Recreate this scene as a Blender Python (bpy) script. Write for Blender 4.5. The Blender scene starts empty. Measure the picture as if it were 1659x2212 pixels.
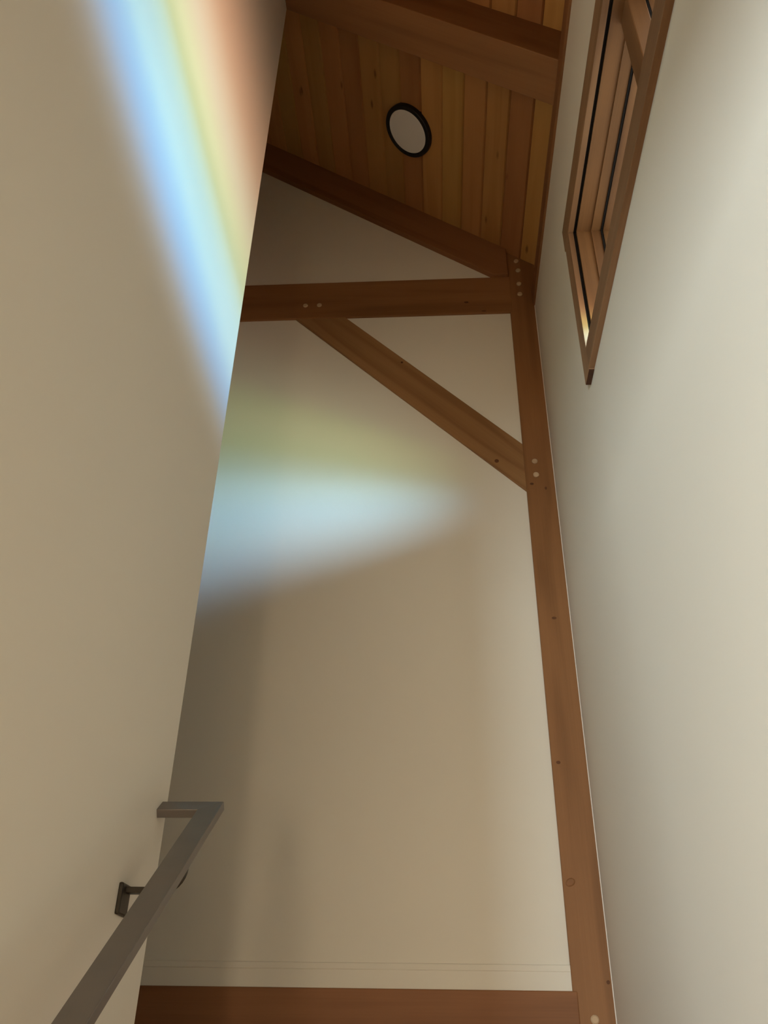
import bpy, math, random
from mathutils import Vector, Matrix
random.seed(7)
scene = bpy.context.scene
COL = scene.collection
EYE = 1.55                      # camera height above the lower floor; coordinates below are relative to the eye

# ------------------------------------------------------------------ camera
F_PX, PITCH, YAW, ROLL = 1844.86, math.radians(33.0219), math.radians(3.8459), math.radians(1.0631)
cp, sp, cy, sy = math.cos(PITCH), math.sin(PITCH), math.cos(YAW), math.sin(YAW)
fwd = Vector((-sy * cp, cy * cp, sp)); rgt = Vector((cy, sy, 0)); up = rgt.cross(fwd)
r2 = math.cos(ROLL) * rgt + math.sin(ROLL) * up
u2 = -math.sin(ROLL) * rgt + math.cos(ROLL) * up
cam = bpy.data.cameras.new('camera'); cam_o = bpy.data.objects.new('camera', cam); COL.objects.link(cam_o)
cam.sensor_fit = 'VERTICAL'; cam.sensor_height = 36.0; cam.lens = 36.0 * F_PX / 2212.0
cam.clip_start = 0.02; cam.clip_end = 200
m = Matrix((r2, u2, -fwd)).transposed().to_4x4(); m.translation = Vector((0, 0, EYE))
cam_o.matrix_world = m
scene.camera = cam_o

# ------------------------------------------------------------------ world and lights
w = bpy.data.worlds.new('world'); scene.world = w; w.use_nodes = True
bg = w.node_tree.nodes['Background']
bg.inputs['Color'].default_value = (1.0, 0.93, 0.84, 1); bg.inputs['Strength'].default_value = 1.8

def area(name, loc, target, sx, sy_, power, color, spread=180):
    l = bpy.data.lights.new(name, 'AREA'); l.shape = 'RECTANGLE'; l.size = sx; l.size_y = sy_
    l.energy = power; l.color = color; l.spread = math.radians(spread)
    o = bpy.data.objects.new(name, l); COL.objects.link(o)
    loc = Vector(loc) + Vector((0, 0, EYE)); t = Vector(target) + Vector((0, 0, EYE))
    o.location = loc; o.rotation_euler = (t - loc).to_track_quat('-Z', 'Y').to_euler()
    return o
# daylight entering by the two windows in the rear wall, behind the camera
area('rear_window_daylight_offscreen', (-0.75, -3.14, -0.5), (-0.4, 0, -0.3), 0.8, 1.0, 62, (1.0, 0.80, 0.54))
area('side_window_daylight_offscreen', (-1.5, -3.14, 0.4), (0.2, 2.0, 1.1), 0.55, 0.8, 330, (0.78, 0.93, 1.0))

# sunlight split into its colours by the glass edge above the clerestory sill: a long thin
# source along the sill; its bands are colour ramps put into the lamp by leaving direction
PRISM = 35.0
def prism_light():
    l = bpy.data.lights.new('clerestory_window_sun', 'AREA'); l.shape = 'RECTANGLE'
    l.size = 1.35; l.size_y = 0.03; l.energy = 1.0
    o = bpy.data.objects.new('clerestory_window_sun', l); COL.objects.link(o)
    o.location = (0.592, 1.36, 2.185 + EYE)
    z = -Vector((-1.0, 0.35, 0.25)).normalized()          # lamp shines along -Z
    x = Vector((0, 1, 0)); x = (x - z * x.dot(z)).normalized(); y = z.cross(x)
    o.rotation_euler = Matrix((x, y, z)).transposed().to_euler()
    l.use_nodes = True; nt = l.node_tree; nt.nodes.clear()
    N = nt.nodes.new; K = nt.links.new
    out = N('ShaderNodeOutputLight'); em = N('ShaderNodeEmission'); K(em.outputs[0], out.inputs[0])
    g = N('ShaderNodeNewGeometry'); s = N('ShaderNodeSeparateXYZ'); K(g.outputs['Incoming'], s.inputs[0])
    def mth(op, a, b=None, c=None):
        n = N('ShaderNodeMath'); n.operation = op
        for i, v in enumerate((a, b, c)):
            if v is None: continue
            if isinstance(v, (int, float)): n.inputs[i].default_value = v
            else: K(v, n.inputs[i])
        return n.outputs[0]
    nx = mth('MAXIMUM', mth('MULTIPLY', s.outputs[0], -1.0), 1e-4)
    slope = mth('DIVIDE', s.outputs[2], nx)
    fac = mth('DIVIDE', mth('ADD', slope, 0.5), 2.0)          # slope -0.5 .. 1.5
    r = N('ShaderNodeValToRGB'); K(fac, r.inputs[0])
    stops = [(-0.46, (0, 0, 0)), (-0.425, (0.05, 0.06, 0.08)), (-0.385, (0.16, 0.20, 0.27)), (-0.332, (0.12, 0.29, 0.56)), (-0.276, (0.07, 0.40, 1.0)),
             (-0.199, (0.09, 0.46, 1.0)), (-0.14, (0.24, 0.65, 0.94)), (-0.047, (0.22, 0.55, 0.76)), (0.035, (0.27, 0.55, 0.60)),
             (0.125, (0.34, 0.47, 0.27)), (0.211, (0.50, 0.58, 0.37)), (0.35, (0.60, 0.53, 0.42)), (0.46, (0.64, 0.46, 0.34)),
             (0.599, (0.62, 0.32, 0.20)), (0.76, (0.52, 0.24, 0.14)), (1.02, (0.26, 0.12, 0.07)), (1.30, (0, 0, 0))]
    def fill(ramp, st_):
        e = ramp.color_ramp.elements
        while len(e) < len(st_): e.new(0.5)
        for i, (p, c) in enumerate(st_):
            e[i].position = (p + 0.5) / 2.0; e[i].color = (*c, 1)
    fill(r, stops)
    # second ramp: paler bands put into the lamp colour for light leaving steeply forward
    rf = N('ShaderNodeValToRGB'); K(fac, rf.inputs[0])
    fill(rf, [(p, tuple(q / 2.2 for q in c)) for p, c in [(-0.40, (0, 0, 0)), (-0.365, (0.12, 0.16, 0.22)), (-0.331, (0.34, 0.48, 0.66)), (-0.245, (0.65, 1.0, 1.4)),
              (-0.16, (0.85, 1.45, 2.0)), (-0.078, (0.90, 1.65, 2.3)), (0.03, (0.85, 1.5, 1.8)), (0.119, (0.62, 1.0, 0.92)), (0.20, (0.52, 0.74, 0.46)),
              (0.302, (0.54, 0.68, 0.40)), (0.38, (0.42, 0.54, 0.30)), (0.492, (0.24, 0.26, 0.20)), (0.70, (0.08, 0.08, 0.07)), (1.0, (0, 0, 0))]])
    x3 = N('ShaderNodeVectorMath'); x3.operation = 'SCALE'; x3.inputs['Scale'].default_value = 3.0; K(rf.outputs[0], x3.inputs[0])
    ky = mth('DIVIDE', s.outputs[1], nx)                      # travel along the wall per unit across
    mr = N('ShaderNodeMapRange'); mr.interpolation_type = 'SMOOTHSTEP'   # fade put into the lamp, imitating a cut-off by the opening's side
    K(ky, mr.inputs['Value']); mr.inputs['From Min'].default_value = 0.9; mr.inputs['From Max'].default_value = 4.4
    mr.inputs['To Min'].default_value = 1.0; mr.inputs['To Max'].default_value = 0.0
    mf = N('ShaderNodeMapRange'); mf.interpolation_type = 'SMOOTHSTEP'
    K(ky, mf.inputs['Value']); mf.inputs['From Min'].default_value = 0.6; mf.inputs['From Max'].default_value = 1.3
    mixc = N('ShaderNodeMix'); mixc.data_type = 'RGBA'; K(mf.outputs[0], mixc.inputs['Factor'])
    K(r.outputs[0], mixc.inputs[6]); K(x3.outputs[0], mixc.inputs[7])
    mr2 = N('ShaderNodeMapRange'); mr2.interpolation_type = 'SMOOTHSTEP'
    K(ky, mr2.inputs['Value']); mr2.inputs['From Min'].default_value = -0.9; mr2.inputs['From Max'].default_value = -0.3
    K(mixc.outputs[2], em.inputs['Color'])
    K(mth('MULTIPLY', mth('MULTIPLY', mr.outputs[0], mr2.outputs[0]), PRISM), em.inputs['Strength'])
    return o
prism_light()
vs = scene.view_settings
vs.view_transform = 'Standard'; vs.look = 'None'; vs.exposure = 0.0; vs.gamma = 1.0; vs.use_curve_mapping = False
scene.cycles.use_denoising = True
scene.cycles.max_bounces = 10; scene.cycles.diffuse_bounces = 7

# ------------------------------------------------------------------ materials
def new_mat(name):
    mt = bpy.data.materials.new(name); mt.use_nodes = True
    return mt, mt.node_tree, mt.node_tree.nodes['Principled BSDF']

def paint(name, col, rough=0.55, bump=0.05):
    mt, nt, b = new_mat(name)
    N = nt.nodes.new; K = nt.links.new
    tc = N('ShaderNodeTexCoord'); n = N('ShaderNodeTexNoise'); n.inputs['Scale'].default_value = 60; n.inputs['Detail'].default_value = 3
    K(tc.outputs['Object'], n.inputs['Vector'])
    bp = N('ShaderNodeBump'); bp.inputs['Strength'].default_value = bump; bp.inputs['Distance'].default_value = 0.004
    K(n.outputs['Fac'], bp.inputs['Height']); K(bp.outputs[0], b.inputs['Normal'])
    n2 = N('ShaderNodeTexNoise'); n2.inputs['Scale'].default_value = 1.3; n2.inputs['Detail'].default_value = 2
    K(tc.outputs['Object'], n2.inputs['Vector'])
    mx = N('ShaderNodeMix'); mx.data_type = 'RGBA'; K(n2.outputs['Fac'], mx.inputs['Factor'])
    mx.inputs[6].default_value = (*[c * 0.96 for c in col], 1); mx.inputs[7].default_value = (*col, 1)
    K(mx.outputs[2], b.inputs['Base Color']); b.inputs['Roughness'].default_value = rough
    b.inputs['Specular IOR Level'].default_value = 0.3
    return mt

def wood(name, dark, light, vary=0.25, ring=26.0, knots=0.0, rough=0.6, streak=0.35, spec=0.25, hue=0.004, ringamp=0.40):
    """grain runs along the x of the 'grain' attribute; each object gets its own cut of the log"""
    mt, nt, b = new_mat(name)
    N = nt.nodes.new; K = nt.links.new
    def mth(op, a, bb=None):
        n = N('ShaderNodeMath'); n.operation = op
        for i, v in enumerate((a, bb)):
            if v is None: continue
            if isinstance(v, (int, float)): n.inputs[i].default_value = v
            else: K(v, n.inputs[i])
        return n.outputs[0]
    at = N('ShaderNodeAttribute'); at.attribute_name = 'grain'
    oi = N('ShaderNodeObjectInfo')
    off = N('ShaderNodeVectorMath'); off.operation = 'SCALE'; off.inputs[0].default_value = (17.3, 9.1, 5.7); K(oi.outputs['Random'], off.inputs['Scale'])
    add = N('ShaderNodeVectorMath'); add.operation = 'ADD'; K(at.outputs['Vector'], add.inputs[0]); K(off.outputs[0], add.inputs[1])
    mp = N('ShaderNodeMapping'); mp.inputs['Scale'].default_value = (0.55, 7.0, 7.0); K(add.outputs[0], mp.inputs['Vector'])
    n1 = N('ShaderNodeTexNoise'); n1.inputs['Scale'].default_value = 1.0; n1.inputs['Detail'].default_value = 2; n1.inputs['Distortion'].default_value = 0.4
    K(mp.outputs[0], n1.inputs['Vector'])
    rings = mth('SINE', mth('MULTIPLY', n1.outputs['Fac'], ring))
    rings = mth('POWER', mth('ADD', mth('MULTIPLY', rings, 0.5), 0.5), 1.6)
    mp2 = N('ShaderNodeMapping'); mp2.inputs['Scale'].default_value = (3.0, 160.0, 160.0); K(add.outputs[0], mp2.inputs['Vector'])
    n2 = N('ShaderNodeTexNoise'); n2.inputs['Scale'].default_value = 1.0; n2.inputs['Detail'].default_value = 3; K(mp2.outputs[0], n2.inputs['Vector'])
    mp3 = N('ShaderNodeMapping'); mp3.inputs['Scale'].default_value = (1.2, 4.0, 4.0); K(add.outputs[0], mp3.inputs['Vector'])
    n3 = N('ShaderNodeTexNoise'); n3.inputs['Scale'].default_value = 1.0; n3.inputs['Detail'].default_value = 3; K(mp3.outputs[0], n3.inputs['Vector'])
    f = mth('ADD', mth('MULTIPLY', rings, ringamp), mth('MULTIPLY', n2.outputs['Fac'], streak))
    f = mth('ADD', f, mth('MULTIPLY', mth('SUBTRACT', n3.outputs['Fac'], 0.5), 0.9))
    f = mth('SUBTRACT', 0.95, f)
    mx = N('ShaderNodeMix'); mx.data_type = 'RGBA'; K(f, mx.inputs['Factor'])
    mx.inputs[6].default_value = (*dark, 1); mx.inputs[7].default_value = (*light, 1)
    col = mx.outputs[2]
    if knots:
        mk = N('ShaderNodeMapping'); mk.inputs['Scale'].default_value = (5.0, 15.0, 15.0); K(add.outputs[0], mk.inputs['Vector'])
        vo = N('ShaderNodeTexVoronoi'); vo.inputs['Scale'].default_value = 1.0; K(mk.outputs[0], vo.inputs['Vector'])
        sc = N('ShaderNodeSeparateColor'); K(vo.outputs['Color'], sc.inputs[0])
        near = N('ShaderNodeMapRange'); K(vo.outputs['Distance'], near.inputs['Value'])
        near.inputs['From Min'].default_value = 0.06; near.inputs['From Max'].default_value = 0.17
        near.inputs['To Min'].default_value = 1.0; near.inputs['To Max'].default_value = 0.0
        on = mth('MULTIPLY', near.outputs[0], mth('LESS_THAN', sc.outputs[0], knots))
        mk2 = N('ShaderNodeMix'); mk2.data_type = 'RGBA'; K(mth('MULTIPLY', on, 0.75), mk2.inputs['Factor'])
        K(col, mk2.inputs[6]); mk2.inputs[7].default_value = (*[c * 0.35 for c in dark], 1); col = mk2.outputs[2]
    hs = N('ShaderNodeHueSaturation'); K(col, hs.inputs['Color'])
    rnd = oi.outputs['Random']
    K(mth('ADD', 1.0 - vary, mth('MULTIPLY', rnd, 2 * vary)), hs.inputs['Value'])
    r2_ = mth('FRACT', mth('MULTIPLY', rnd, 7.31))
    K(mth('ADD', 0.503 - hue, mth('MULTIPLY', r2_, 2 * hue)), hs.inputs['Hue'])
    K(hs.outputs[0], b.inputs['Base Color'])
    b.inputs['Roughness'].default_value = rough; b.inputs['Specular IOR Level'].default_value = spec
    bp = N('ShaderNodeBump'); bp.inputs['Strength'].default_value = 0.15; bp.inputs['Distance'].default_value = 0.002
    K(n2.outputs['Fac'], bp.inputs['Height']); K(bp.outputs[0], b.inputs['Normal'])
    return mt

def plain(name, col, rough=0.5, metal=0.0, spec=0.4, noise=0.0):
    mt, nt, b = new_mat(name)
    b.inputs['Base Color'].default_value = (*col, 1); b.inputs['Roughness'].default_value = rough
    b.inputs['Metallic'].default_value = metal; b.inputs['Specular IOR Level'].default_value = spec
    if noise:
        N = nt.nodes.new; K = nt.links.new
        tc = N('ShaderNodeTexCoord'); n = N('ShaderNodeTexNoise'); n.inputs['Scale'].default_value = 14; n.inputs['Detail'].default_value = 4
        K(tc.outputs['Object'], n.inputs['Vector'])
        mx = N('ShaderNodeMix'); mx.data_type = 'RGBA'; K(n.outputs['Fac'], mx.inputs['Factor'])
        mx.inputs[6].default_value = (*[c * (1 - noise) for c in col], 1); mx.inputs[7].default_value = (*[c * (1 + noise) for c in col], 1)
        K(mx.outputs[2], b.inputs['Base Color'])
    return mt

M_WALL = paint('wall_paint', (0.76, 0.70, 0.60))
M_TIMBER = wood('fir_timber', (0.165, 0.064, 0.022), (0.305, 0.130, 0.052), vary=0.06, ring=20, rough=0.55)
M_BRACE = wood('paler_fir_timber', (0.20, 0.092, 0.034), (0.36, 0.185, 0.078), vary=0.04, ring=26, rough=0.55)
M_PLANK = wood('fir_boards', (0.33, 0.135, 0.036), (0.53, 0.26, 0.085), vary=0.22, ring=22, knots=0.2, rough=0.6, hue=0.014, ringamp=0.22, streak=0.25)
M_CASING = wood('window_casing_wood', (0.17, 0.085, 0.040), (0.34, 0.19, 0.10), vary=0.05, ring=18, rough=0.5)
M_FRAME = wood('window_frame_wood', (0.13, 0.058, 0.025), (0.27, 0.13, 0.055), vary=0.05, ring=18, rough=0.5)
M_CAULK = plain('white_caulk', (0.72, 0.66, 0.58), 0.5)
M_PEG = wood('pale_peg_wood', (0.40, 0.26, 0.15), (0.58, 0.42, 0.27), vary=0.08, ring=6, rough=0.7)
M_KNOT = wood('knot_wood', (0.06, 0.022, 0.010), (0.15, 0.055, 0.022), vary=0.1, ring=30, rough=0.7)
M_ENDG = wood('end_grain_wood', (0.05, 0.022, 0.012), (0.10, 0.045, 0.025), vary=0.05, ring=40, rough=0.8)
M_STEEL = plain('brushed_steel', (0.20, 0.175, 0.16), 0.42, 0.55, 0.5, 0.10)
M_DSTEEL = plain('dark_bracket_steel', (0.045, 0.035, 0.025), 0.45, 0.6, 0.5, 0.1)
M_BLACK = plain('black_metal', (0.006, 0.005, 0.005), 0.5)
M_GASKET = plain('black_rubber', (0.008, 0.006, 0.005), 0.8, 0, 0.2)
M_DIFF = plain('frosted_diffuser', (0.78, 0.74, 0.72), 0.5)
M_FLOOR = wood('oak_floor', (0.28, 0.15, 0.07), (0.46, 0.27, 0.13), vary=0.05, rough=0.4)

def glass_mat():
    mt = bpy.data.materials.new('window_glass'); mt.use_nodes = True; nt = mt.node_tree; nt.nodes.clear()
    N = nt.nodes.new; K = nt.links.new
    out = N('ShaderNodeOutputMaterial'); mix = N('ShaderNodeMixShader'); tr = N('ShaderNodeBsdfTransparent'); gl = N('ShaderNodeBsdfGlossy')
    tr.inputs[0].default_value = (0.93, 0.95, 0.93, 1); gl.inputs['Roughness'].default_value = 0.02
    fr = N('ShaderNodeLayerWeight'); fr.inputs['Blend'].default_value = 0.5
    pw = N('ShaderNodeMath'); pw.operation = 'POWER'; pw.inputs[1].default_value = 5.0; K(fr.outputs['Facing'], pw.inputs[0])
    ml = N('ShaderNodeMath'); ml.operation = 'MULTIPLY_ADD'; ml.inputs[1].default_value = 0.5; ml.inputs[2].default_value = 0.04; K(pw.outputs[0], ml.inputs[0])
    K(ml.outputs[0], mix.inputs[0]); K(tr.outputs[0], mix.inputs[1]); K(gl.outputs[0], mix.inputs[2]); K(mix.outputs[0], out.inputs[0])
    return mt
M_GLASS = glass_mat()

# ------------------------------------------------------------------ mesh helpers (world points relative to the eye)
ORG = {}
def link(o, parent, origin):
    COL.objects.link(o); ORG[o.name] = Vector(origin)
    if parent is None: o.location = Vector(origin) + Vector((0, 0, EYE))
    else: o.parent = parent; o.location = Vector(origin) - ORG[parent.name]
    return o
def props(o, label=None, cat=None, group=None, kind=None):
    if cat and not kind: kind = 'thing'
    for k, v in (('label', label), ('category', cat), ('group', group), ('kind', kind)):
        if v: o[k] = v
    return o
def empty(name, origin, **kw):
    o = bpy.data.objects.new(name, None); o.empty_display_size = 0.05
    return props(link(o, None, origin), **kw)
def mesh(name, vs_, fs, mat, parent=None, origin=None, grain=(1, 0, 0), smooth=False, bevel=0.0, **kw):
    vs_ = [Vector(v) for v in vs_]
    if origin is None:
        origin = sum(vs_, Vector()) / len(vs_)
    origin = Vector(origin)
    me = bpy.data.meshes.new(name)
    me.from_pydata([v - origin for v in vs_], [], fs); me.update()
    g = Vector(grain).normalized(); a = Vector((0, 0, 1)) if abs(g.z) < 0.8 else Vector((1, 0, 0))
    s = g.cross(a).normalized(); t = g.cross(s)
    at = me.attributes.new('grain', 'FLOAT_VECTOR', 'POINT')
    for i, v in enumerate(me.vertices):
        at.data[i].vector = (v.co.dot(g), v.co.dot(s), v.co.dot(t))
    me.materials.append(mat)
    if smooth:
        for p in me.polygons: p.use_smooth = True
    o = bpy.data.objects.new(name, me)
    if bevel:
        b = o.modifiers.new('bevel', 'BEVEL'); b.width = bevel; b.segments = 2; b.limit_method = 'ANGLE'
    return props(link(o, parent, origin), **kw)
BOXF = [(0, 3, 2, 1), (4, 5, 6, 7), (0, 1, 5, 4), (1, 2, 6, 5), (2, 3, 7, 6), (3, 0, 4, 7)]
def boxv(x0, x1, y0, y1, z0, z1):
    return [(x0, y0, z0), (x1, y0, z0), (x1, y1, z0), (x0, y1, z0), (x0, y0, z1), (x1, y0, z1), (x1, y1, z1), (x0, y1, z1)]
def box(name, b, mat, parent=None, **kw): return mesh(name, boxv(*b), BOXF, mat, parent, **kw)
def boxes(name, bl, mat, parent=None, **kw):
    v, f = [], []
    for b in bl:
        n = len(v); v += boxv(*b); f += [tuple(i + n for i in q) for q in BOXF]
    return mesh(name, v, f, mat, parent, **kw)
def prism(name, poly, axis_, a0, a1, mat, parent=None, **kw):
    """poly in the plane across axis_: 'y' -> (x,z) points, 'x' -> (y,z) points"""
    n = len(poly)
    P = (lambda p, a: (p[0], a, p[1])) if axis_ == 'y' else (lambda p, a: (a, p[0], p[1]))
    v = [P(p, a0) for p in poly] + [P(p, a1) for p in poly]
    f = [tuple(range(n)), tuple(range(2 * n - 1, n - 1, -1))]
    f += [(i, i + n, (i + 1) % n + n, (i + 1) % n) for i in range(n)]
    o = mesh(name, v, f, mat, parent, **kw)
    import bmesh
    bm = bmesh.new(); bm.from_mesh(o.data); bmesh.ops.recalc_face_normals(bm, faces=bm.faces); bm.to_mesh(o.data); bm.free()
    return o
def disc_y(name, c, rx, rz, depth, mat, parent, n=14, dome=0.4, rot=0.0):
    """small round plug on a face that looks toward -y"""
    v, f = [], []
    for k, (q, d) in enumerate(((1.0, 0.004), (1.0, -depth * (1 - dome)), (0.72, -depth))):
        for i in range(n):
            a = 2 * math.pi * i / n
            px, pz = rx * q * math.cos(a), rz * q * math.sin(a)
            v.append((c[0] + px * math.cos(rot) - pz * math.sin(rot), c[1] + d, c[2] + px * math.sin(rot) + pz * math.cos(rot)))
    for k in range(2):
        for i in range(n):
            j = (i + 1) % n
            f.append((k * n + i, k * n + j, (k + 1) * n + j, (k + 1) * n + i))
    f.append(tuple(range(2 * n, 3 * n)))
    return mesh(name, v, f, mat, parent, grain=(0, 1, 0))

# ------------------------------------------------------------------ measurements
D = 3.2                    # back wall
XR = 0.555                 # right wall
XL, Y1 = -0.6685, 2.135    # partition wall face and its free end
A, SL = 4.09, 0.75         # ceiling underside: z = A - SL * x  (9 in 12)
def cz(x): return A - SL * x
RIDGE = -1.62
XO = -3.2                  # far side of the building
LOW = -EYE
LAND = -0.35
PT = 0.012                 # post, tie and girt stand this proud of the back wall
RT = 0.034                 # rafter on the back wall stands this proud

# ------------------------------------------------------------------ structure
# back wall (gable)
prism('wall_back', [(XO, LOW), (XR + 0.14, LOW), (XR + 0.14, cz(XR + 0.14) + 0.02), (RIDGE, cz(RIDGE) + 0.02), (XO, cz(RIDGE) - SL * (RIDGE - XO) + 0.02)],
      'y', D, D + 0.15, M_WALL, kind='structure')
# right wall with the clerestory opening
WY0, WY1, WZ0, WZ1 = 0.55, 2.179, 2.078, 2.675
PZ0, PZ1 = 3.345, 3.452
e = 0.012
boxes('wall_right', [(XR, XR + 0.14, -3.2, WY0 - e, LOW, PZ0), (XR, XR + 0.14, WY1 + e, D, LOW, PZ0),
                     (XR, XR + 0.14, WY0 - e, WY1 + e, LOW, WZ0 - e), (XR, XR + 0.14, WY0 - e, WY1 + e, WZ1 + e, PZ0)], M_WALL, kind='structure')
# partition wall beside the stairs, running up to the rafter beam and the boards
BY0, BY1, BH = 1.941, 2.139, 0.2424
TH = 0.12
v = []
for y, h in ((-0.6, 0.0), (BY0, 0.0), (BY0, BH), (Y1, BH)):
    v += [(XL - TH, y, LOW), (XL, y, LOW), (XL, y, cz(XL) - h + 0.004), (XL - TH, y, cz(XL - TH) - h + 0.004)]
f = [(0, 1, 2, 3), (15, 14, 13, 12)]
for k in (0, 8):
    for i in range(4):
        j = (i + 1) % 4
        f.append((k + i, k + 4 + i, k + 4 + j, k + j))
f.append((7, 6, 10, 11))
wl = mesh('wall_left', v, f, M_WALL, kind='structure')
import bmesh
bm = bmesh.new(); bm.from_mesh(wl.data); bmesh.ops.remove_doubles(bm, verts=bm.verts, dist=1e-5); bmesh.ops.recalc_face_normals(bm, faces=bm.faces); bm.to_mesh(wl.data); bm.free()
# outer walls of the room
box('wall_outer', (XO - 0.15, XO, -3.2, D, LOW, cz(RIDGE) - SL * (RIDGE - XO)), M_WALL, kind='structure')
# unseen walls and low ceiling slab, added to block daylight from parts of the stairwell
box('wall_hall_light_blocker', (XO, XL - TH, 1.2, 1.32, LOW, cz(XL - TH)), M_WALL, kind='structure')
box('wall_foot_light_blocker', (-0.06, XR, -0.72, -0.6, LOW, 1.12), M_WALL, kind='structure')
box('ceiling_daylight_blocker', (XO, XR, -3.2, -0.6, 1.12, 1.35), M_WALL, kind='structure')
boxes('wall_rear', [(XO, -1.85, -3.35, -3.2, LOW, 4.1), (-1.2, -1.18, -3.35, -3.2, LOW, 4.1), (-0.3, XR + 0.14, -3.35, -3.2, LOW, 4.1),
                    (-1.85, -1.2, -3.35, -3.2, LOW, -0.4), (-1.85, -1.2, -3.35, -3.2, 0.85, 4.1),
                    (-1.18, -0.3, -3.35, -3.2, LOW, -1.1), (-1.18, -0.3, -3.35, -3.2, 0.1, 4.1), (XO, XR + 0.14, -3.35, -3.2, 4.1, 5.4)], M_WALL, kind='structure')
# floor with landing and steps
st = [(XO, XR, -3.2, D, LOW - 0.1, LOW), (XO, XR, 1.95, D, LOW, LAND)]
for i in range(5):
    st.append((XL, XR, 1.95 - 0.275 * (i + 1), 1.95 - 0.275 * i, LOW, LAND - 0.2 * (i + 1)))
boxes('floor', st, M_FLOOR, kind='structure')
# ceiling: deck with separate boards on the slope over the stairs
ceil = prism('ceiling', [(0.95, cz(0.95) + 0.021), (RIDGE, cz(RIDGE) + 0.021), (XO - 0.2, cz(RIDGE) - SL * (RIDGE - XO + 0.2) + 0.021),
                         (XO - 0.2, cz(RIDGE) - SL * (RIDGE - XO + 0.2) + 0.15), (RIDGE, cz(RIDGE) + 0.16), (0.95, cz(0.95) + 0.15)],
             'y', -3.35, D + 0.1, M_PLANK, kind='structure', grain=(0, 1, 0))
nrm = Vector((-SL, 0, -1)).normalized()              # down out of the boards
alo = Vector((1, 0, -SL)).normalized()
STEP = 0.1043
wv = STEP / 0.8
plank_me = None
for k in range(-4, 20):
    xc = 0.5005 - STEP * (k + 0.5)
    if xc + STEP / 2 > 0.95: continue
    c = Vector((xc, 0, cz(xc)))
    if plank_me is None:
        hw = wv / 2 - 0.0012; ch = 0.0050; ch2 = 0.008
        prof = [(-hw, 0.021), (-hw, ch2), (-hw + ch, 0.0), (hw - ch, 0.0), (hw, ch2), (hw, 0.021)]
        vv = []
        for y in (-3.2, D):
            for (s_, d_) in prof:
                vv.append(c + alo * s_ - nrm * d_ + Vector((0, y, 0)))
        ff = [(i, i + 1, i + 7, i + 6) for i in range(5)] + [(5, 0, 6, 11), (5, 4, 3, 2, 1, 0), (6, 7, 8, 9, 10, 11)]
        o = mesh('plank', vv, ff, M_PLANK, ceil, origin=c, grain=(0, 1, 0)); plank_me = o.data
    else:
        o = bpy.data.objects.new('plank', plank_me); link(o, ceil, c)
# eave boards and soffit beyond the right wall belong to the roof
bb = box('baseboard_back', (XO, 0.427, D - 0.007, D, 0.214, 0.272), M_WALL, kind='structure')
box('cap_moulding', (XO, 0.427, D - 0.009, D, 0.270, 0.291), M_WALL, bb, bevel=0.003)
box('trim_1', (XR - 0.0025, XR + 0.001, D - PT - 0.003, D - PT + 0.001, LOW, PZ0), M_CAULK, kind='structure')

# ------------------------------------------------------------------ timber frame
def peg(parent, x, z, y, r=0.0135, dep=0.008):
    return disc_y('peg', (x, y, z), r, r, dep, M_PEG, parent)
def knot(parent, x, z, y, rx=0.008, rz=0.010, rot=0.0):
    return disc_y('knot', (x, y, z), rx, rz, 0.0012, M_KNOT, parent, rot=rot)
FY = D - PT
k = FY / D
# post
PX0 = 0.4255
zt = cz(PX0)
v = [(PX0, FY, LOW), (XR + 0.02, FY, LOW), (XR + 0.02, FY, cz(XR + .02)), (PX0, FY, cz(PX0)),
     (PX0, D + 0.001, LOW), (XR + 0.02, D + 0.001, LOW), (XR + 0.02, D + 0.001, cz(XR + .02)), (PX0, D + 0.001, cz(PX0))]
post = mesh('timber_post', v, [(0, 1, 2, 3), (7, 6, 5, 4), (0, 4, 5, 1), (1, 5, 6, 2), (2, 6, 7, 3), (3, 7, 4, 0)], M_TIMBER,
            origin=((PX0 + XR) / 2, FY, LOW), grain=(0, 0, 1), bevel=0.003,
            label='tall fir corner post with pale pegs, between the back wall and the window wall', cat='post')
for x, z in ((0.4832, 3.7022), (0.4881, 3.628), (0.4858, 3.5232), (0.4852, 3.4453), (0.4752, 2.3466), (0.4755, 2.2708), (0.4887, 0.137)):
    peg(post, x * k, z * k, FY)
knot(post, 0.4906 * k, 1.5518 * k, FY, 0.010, 0.006); knot(post, 0.4514 * k, 0.9597 * k, FY, 0.008, 0.006)
disc_y('knot', (0.4533 * k, FY, 0.545 * k), 0.017, 0.013, 0.005, M_TIMBER, post, rot=0.5)
knot(post, 0.5446 * k, 0.2428 * k, FY, 0.006, 0.006); knot(post, 0.513 * k, 2.197 * k, FY, 0.005, 0.008)
knot(post, 0.452 * k, 2.222 * k, FY, 0.009, 0.006)
# tie beam
TZ0, TZ1 = 3.3165 * k, 3.5835 * k
tie = box('tie_beam', (XO, PX0 + 0.012, FY - 0.001, D + 0.001, TZ0, TZ1), M_TIMBER, grain=(1, 0, 0), bevel=0.003,
          label='level fir tie beam crossing the back wall under the gable triangle', cat='beam')
for x in (-0.6566, -0.5818): peg(tie, x * k, 3.4096 * k, FY - 0.001, 0.013, 0.006)
knot(tie, 0.2891 * k, 3.2786 * k + 0.05, FY - 0.001, 0.012, 0.004); knot(tie, 0.2 * k, 3.385, FY - 0.001, 0.012, 0.007)
# girt at the bottom
girt = box('girt_beam', (XO, 0.441, FY - 0.003, D + 0.001, -0.06, 0.2165 * k), M_TIMBER, grain=(1, 0, 0), bevel=0.004,
           label='level fir beam under the white baseboard, notched into the corner post', cat='beam')
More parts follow.
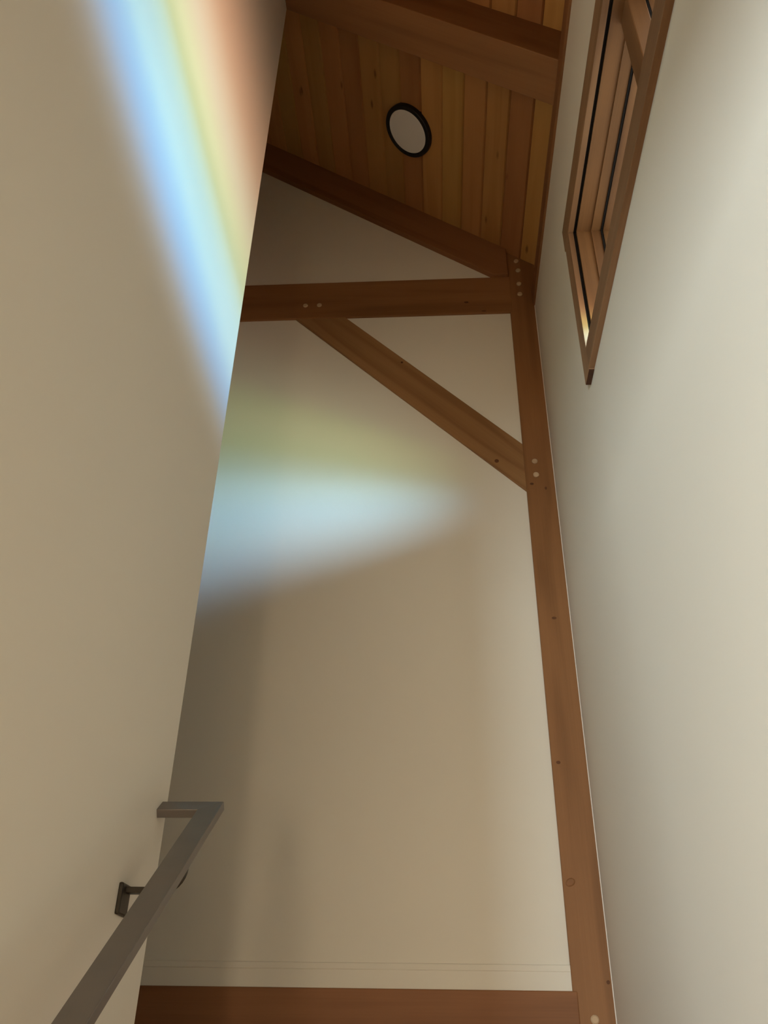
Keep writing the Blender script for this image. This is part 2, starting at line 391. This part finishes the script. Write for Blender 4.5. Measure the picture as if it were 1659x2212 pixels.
# knee brace, 45 degrees
bx0, bz0 = -0.7073 * k, TZ0 + 0.004
w45 = 0.2662 * k
dxz = (PX0 + 0.004) - bx0
poly = [(bx0, bz0), (bx0 + w45, bz0), (PX0 + 0.004, bz0 - (dxz - w45)), (PX0 + 0.004, bz0 - dxz)]
brace = prism('knee_brace', poly, 'y', FY + 0.003, D + 0.001, M_BRACE, grain=(1, 0, -1), bevel=0.002,
              label='diagonal fir knee brace running from the tie beam down to the corner post', cat='brace')
for x, z, r in ((0.3021, 2.3565, 0.010), (-0.139, 2.9863, 0.006)):
    knot(brace, x * k, z * k, FY + 0.003, r, r)
# rafter against the back wall
rb = 3.8345
RF = D - RT
rx0, rx1 = RIDGE, PX0 + 0.003
poly = [(rx0, cz(rx0) + 0.003), (rx0, rb - SL * rx0), ((rb - TZ1) / SL, TZ1), (rx1, TZ1), (rx1, cz(rx1) + 0.003)]
prism('sloping_rafter', poly, 'y', RF, D + 0.001, M_TIMBER, grain=(1, 0, -SL), bevel=0.003,
      label='sloping fir rafter lying against the back wall above the gable triangle', cat='beam')
# free rafter beam below the boards
rx0, rx1 = RIDGE, 0.60
poly = [(rx0, cz(rx0) + 0.003), (rx0, cz(rx0) - BH), (rx1, cz(rx1) - BH), (rx1, cz(rx1) + 0.003)]
beam = prism('rafter_beam', poly, 'y', BY0, BY1, M_TIMBER, grain=(1, 0, -SL), bevel=0.004,
             label='thick fir rafter beam hanging below the board ceiling, clear of the back wall', cat='beam')
# plate along the head of the right wall
box('top_plate', (XR - 0.010, 0.93, -3.2, FY + 0.004, PZ0, PZ1), M_TIMBER, grain=(0, 1, 0), bevel=0.002,
    label='long fir plate along the top of the window wall, meeting the board ceiling', cat='beam')

# ------------------------------------------------------------------ clerestory window
CT = 0.02
XF = XR - CT
win = empty('window_1', (XR, 1.365, WZ0), kind='structure')
CW = 0.085
box('head_casing', (XF, XR + 0.001, WY0 - CW - 0.008, WY1 + CW + 0.009, WZ1, 2.79), M_CASING, win, grain=(0, 1, 0), bevel=0.0015)
box('side_casing', (XF + 0.001, XR + 0.001, WY1 + 0.004, WY1 + CW, 1.983, WZ1), M_CASING, win, grain=(0, 0, 1), bevel=0.0015)
box('side_casing', (XF + 0.001, XR + 0.001, WY0 - CW, WY0, 1.983, WZ1), M_CASING, win, grain=(0, 0, 1), bevel=0.0015)
box('end_grain', (XF + 0.002, XR - 0.001, WY1 + 0.007, WY1 + CW - 0.001, 1.9815, 1.984), M_ENDG, win, grain=(0, 0, 1))
box('sill_casing', (XF, XR + 0.001, WY0, WY1 + 0.004, 1.985, WZ0), M_CASING, win, grain=(0, 1, 0), bevel=0.0015)
def frame(name, x0, x1, inset, wid, mat, y0=WY0, y1=WY1):
    """four boards lining the opening; inset = how far they stand into it"""
    a0, a1, b0, b1 = y0 + inset, y1 - inset, WZ0 + inset, WZ1 - inset
    box(name + '_head', (x0, x1, a0 - wid, a1 + wid, b1, b1 + wid), mat, win, grain=(0, 1, 0))
    box(name + '_sill', (x0, x1, a0 - wid, a1 + wid, b0 - wid, b0), mat, win, grain=(0, 1, 0))
    box(name + '_stile', (x0, x1, a1, a1 + wid, b0, b1), mat, win, grain=(0, 0, 1))
    box(name + '_stile', (x0, x1, a0 - wid, a0, b0, b1), mat, win, grain=(0, 0, 1))
frame('seal', XR + 0.001, 0.567, -0.006, 0.02, M_GASKET)
frame('jamb', 0.567, 0.620, 0.004, 0.016, M_FRAME)
MY0, MY1 = 1.31, 1.42
box('mullion', (0.600, 0.654, MY0 + 0.012, MY1 - 0.012, WZ0, WZ1), M_FRAME, win, grain=(0, 0, 1), bevel=0.004)
for y0, y1 in ((WY0, MY0 + 0.03), (MY1 - 0.03, WY1)):
    frame('sash', 0.620, 0.654, 0.012, 0.03, M_FRAME, y0, y1)
    frame('gasket', 0.654, 0.660, 0.017, 0.03, M_GASKET, y0, y1)
    box('glass_pane', (0.660, 0.664, y0, y1, WZ0, WZ1), M_GLASS, win)
    frame('outer_stop', 0.664, 0.70, 0.012, 0.03, M_FRAME, y0, y1)

# ------------------------------------------------------------------ round ceiling light
lc = Vector((-0.0805, 2.679, cz(-0.0805)))
lamp = empty('ceiling_light', lc, label='round flat ceiling light with black rim and white diffuser on the boards', cat='light')
def ring_mesh(name, prof, mat, n=64, close=True, **kw):
    u_ = alo; v_ = Vector((0, 1, 0)); vs_, fs = [], []
    for (r_, h_) in prof:
        for i in range(n):
            a = 2 * math.pi * i / n
            vs_.append(lc + (u_ * math.cos(a) + v_ * math.sin(a)) * r_ + nrm * h_)
    m_ = len(prof)
    for q in range(m_ - 1):
        for i in range(n):
            j = (i + 1) % n
            fs.append((q * n + i, q * n + j, (q + 1) * n + j, (q + 1) * n + i))
    if close: fs.append(tuple(range((m_ - 1) * n, m_ * n)))
    return mesh(name, vs_, fs, mat, lamp, origin=lc, smooth=False, **kw)
RO = 0.143
ring_mesh('rim', [(RO, -0.004), (RO, 0.022), (RO - 0.003, 0.026), (RO - 0.022, 0.026), (RO - 0.025, 0.023), (RO - 0.025, 0.006)], M_BLACK)
ring_mesh('diffuser', [(RO - 0.025, 0.010), (RO - 0.025, 0.0225), (RO - 0.029, 0.0245)], M_DIFF)

# ------------------------------------------------------------------ handrail
S36 = math.radians(36)
dr = Vector((0, math.cos(S36), math.sin(S36))); nr = Vector((0, -math.sin(S36), math.cos(S36)))
P0 = Vector((XL, 2.0978, 0.5355))                     # top far corner at the wall
hr = empty('handrail', (XL, 1.93, 0.29), label='flat grey steel handrail with wall return and dark bracket on a white wall', cat='handrail')
RW, RTK = 0.0525, 0.021
XO_R = -0.5175; XI_R = XO_R - RW
def slab(name, pts, th, mat, parent, **kw):
    n = len(pts)
    v = [Vector(p) for p in pts] + [Vector(p) - nr * th for p in pts]
    f = [tuple(range(n)), tuple(range(2 * n - 1, n - 1, -1))] + [(i, i + n, (i + 1) % n + n, (i + 1) % n) for i in range(n)]
    o = mesh(name, v, f, mat, parent, **kw)
    bm = bmesh.new(); bm.from_mesh(o.data); bmesh.ops.recalc_face_normals(bm, faces=bm.faces); bm.to_mesh(o.data); bm.free()
    return o
def rp(x, s): return Vector((x, P0.y, P0.z)) + dr * s
RETW = 0.049
LEN = 2.3
rail = slab('rail', [rp(XO_R, 0), rp(XI_R, -RETW), rp(XI_R, -LEN), rp(XO_R, -LEN)], RTK, M_STEEL, hr, bevel=0.0015)
slab('return_bar', [rp(XO_R, 0), rp(XI_R, -RETW), rp(XL - 0.002, -RETW), rp(XL - 0.002, 0)], RTK, M_STEEL, hr, bevel=0.0015)
def bracket(yc, zc):
    pl = box('bracket', (XL - 0.002, XL + 0.009, yc - 0.035, yc + 0.022, zc - 0.050, zc + 0.012), M_DSTEEL, hr, bevel=0.004)
    # flat bar swelling into a rounded foot under the rail
    zr = P0.z - (P0.y - yc) * math.tan(S36) - RTK / math.cos(S36)
    R_ = 0.054
    poly = [(XL + 0.004, zc - 0.006), (-0.592, zc - 0.006)]
    for i in range(1, 9):
        a = math.pi / 2 * i / 8
        poly.append((-0.592 + R_ * math.sin(a), zc - 0.006 + R_ - R_ * math.cos(a)))
    poly += [(-0.538, zr + 0.012), (-0.556, zr + 0.012), (-0.556, zc + 0.040), (-0.572, zc + 0.016), (-0.600, zc + 0.006), (XL + 0.004, zc + 0.006)]
    prism('bent_arm', poly, 'y', yc - 0.013, yc + 0.013, M_DSTEEL, pl, bevel=0.0015)
    return pl
bracket(1.925, 0.306)
bracket(0.95, 0.306 - 0.975 * math.tan(S36))
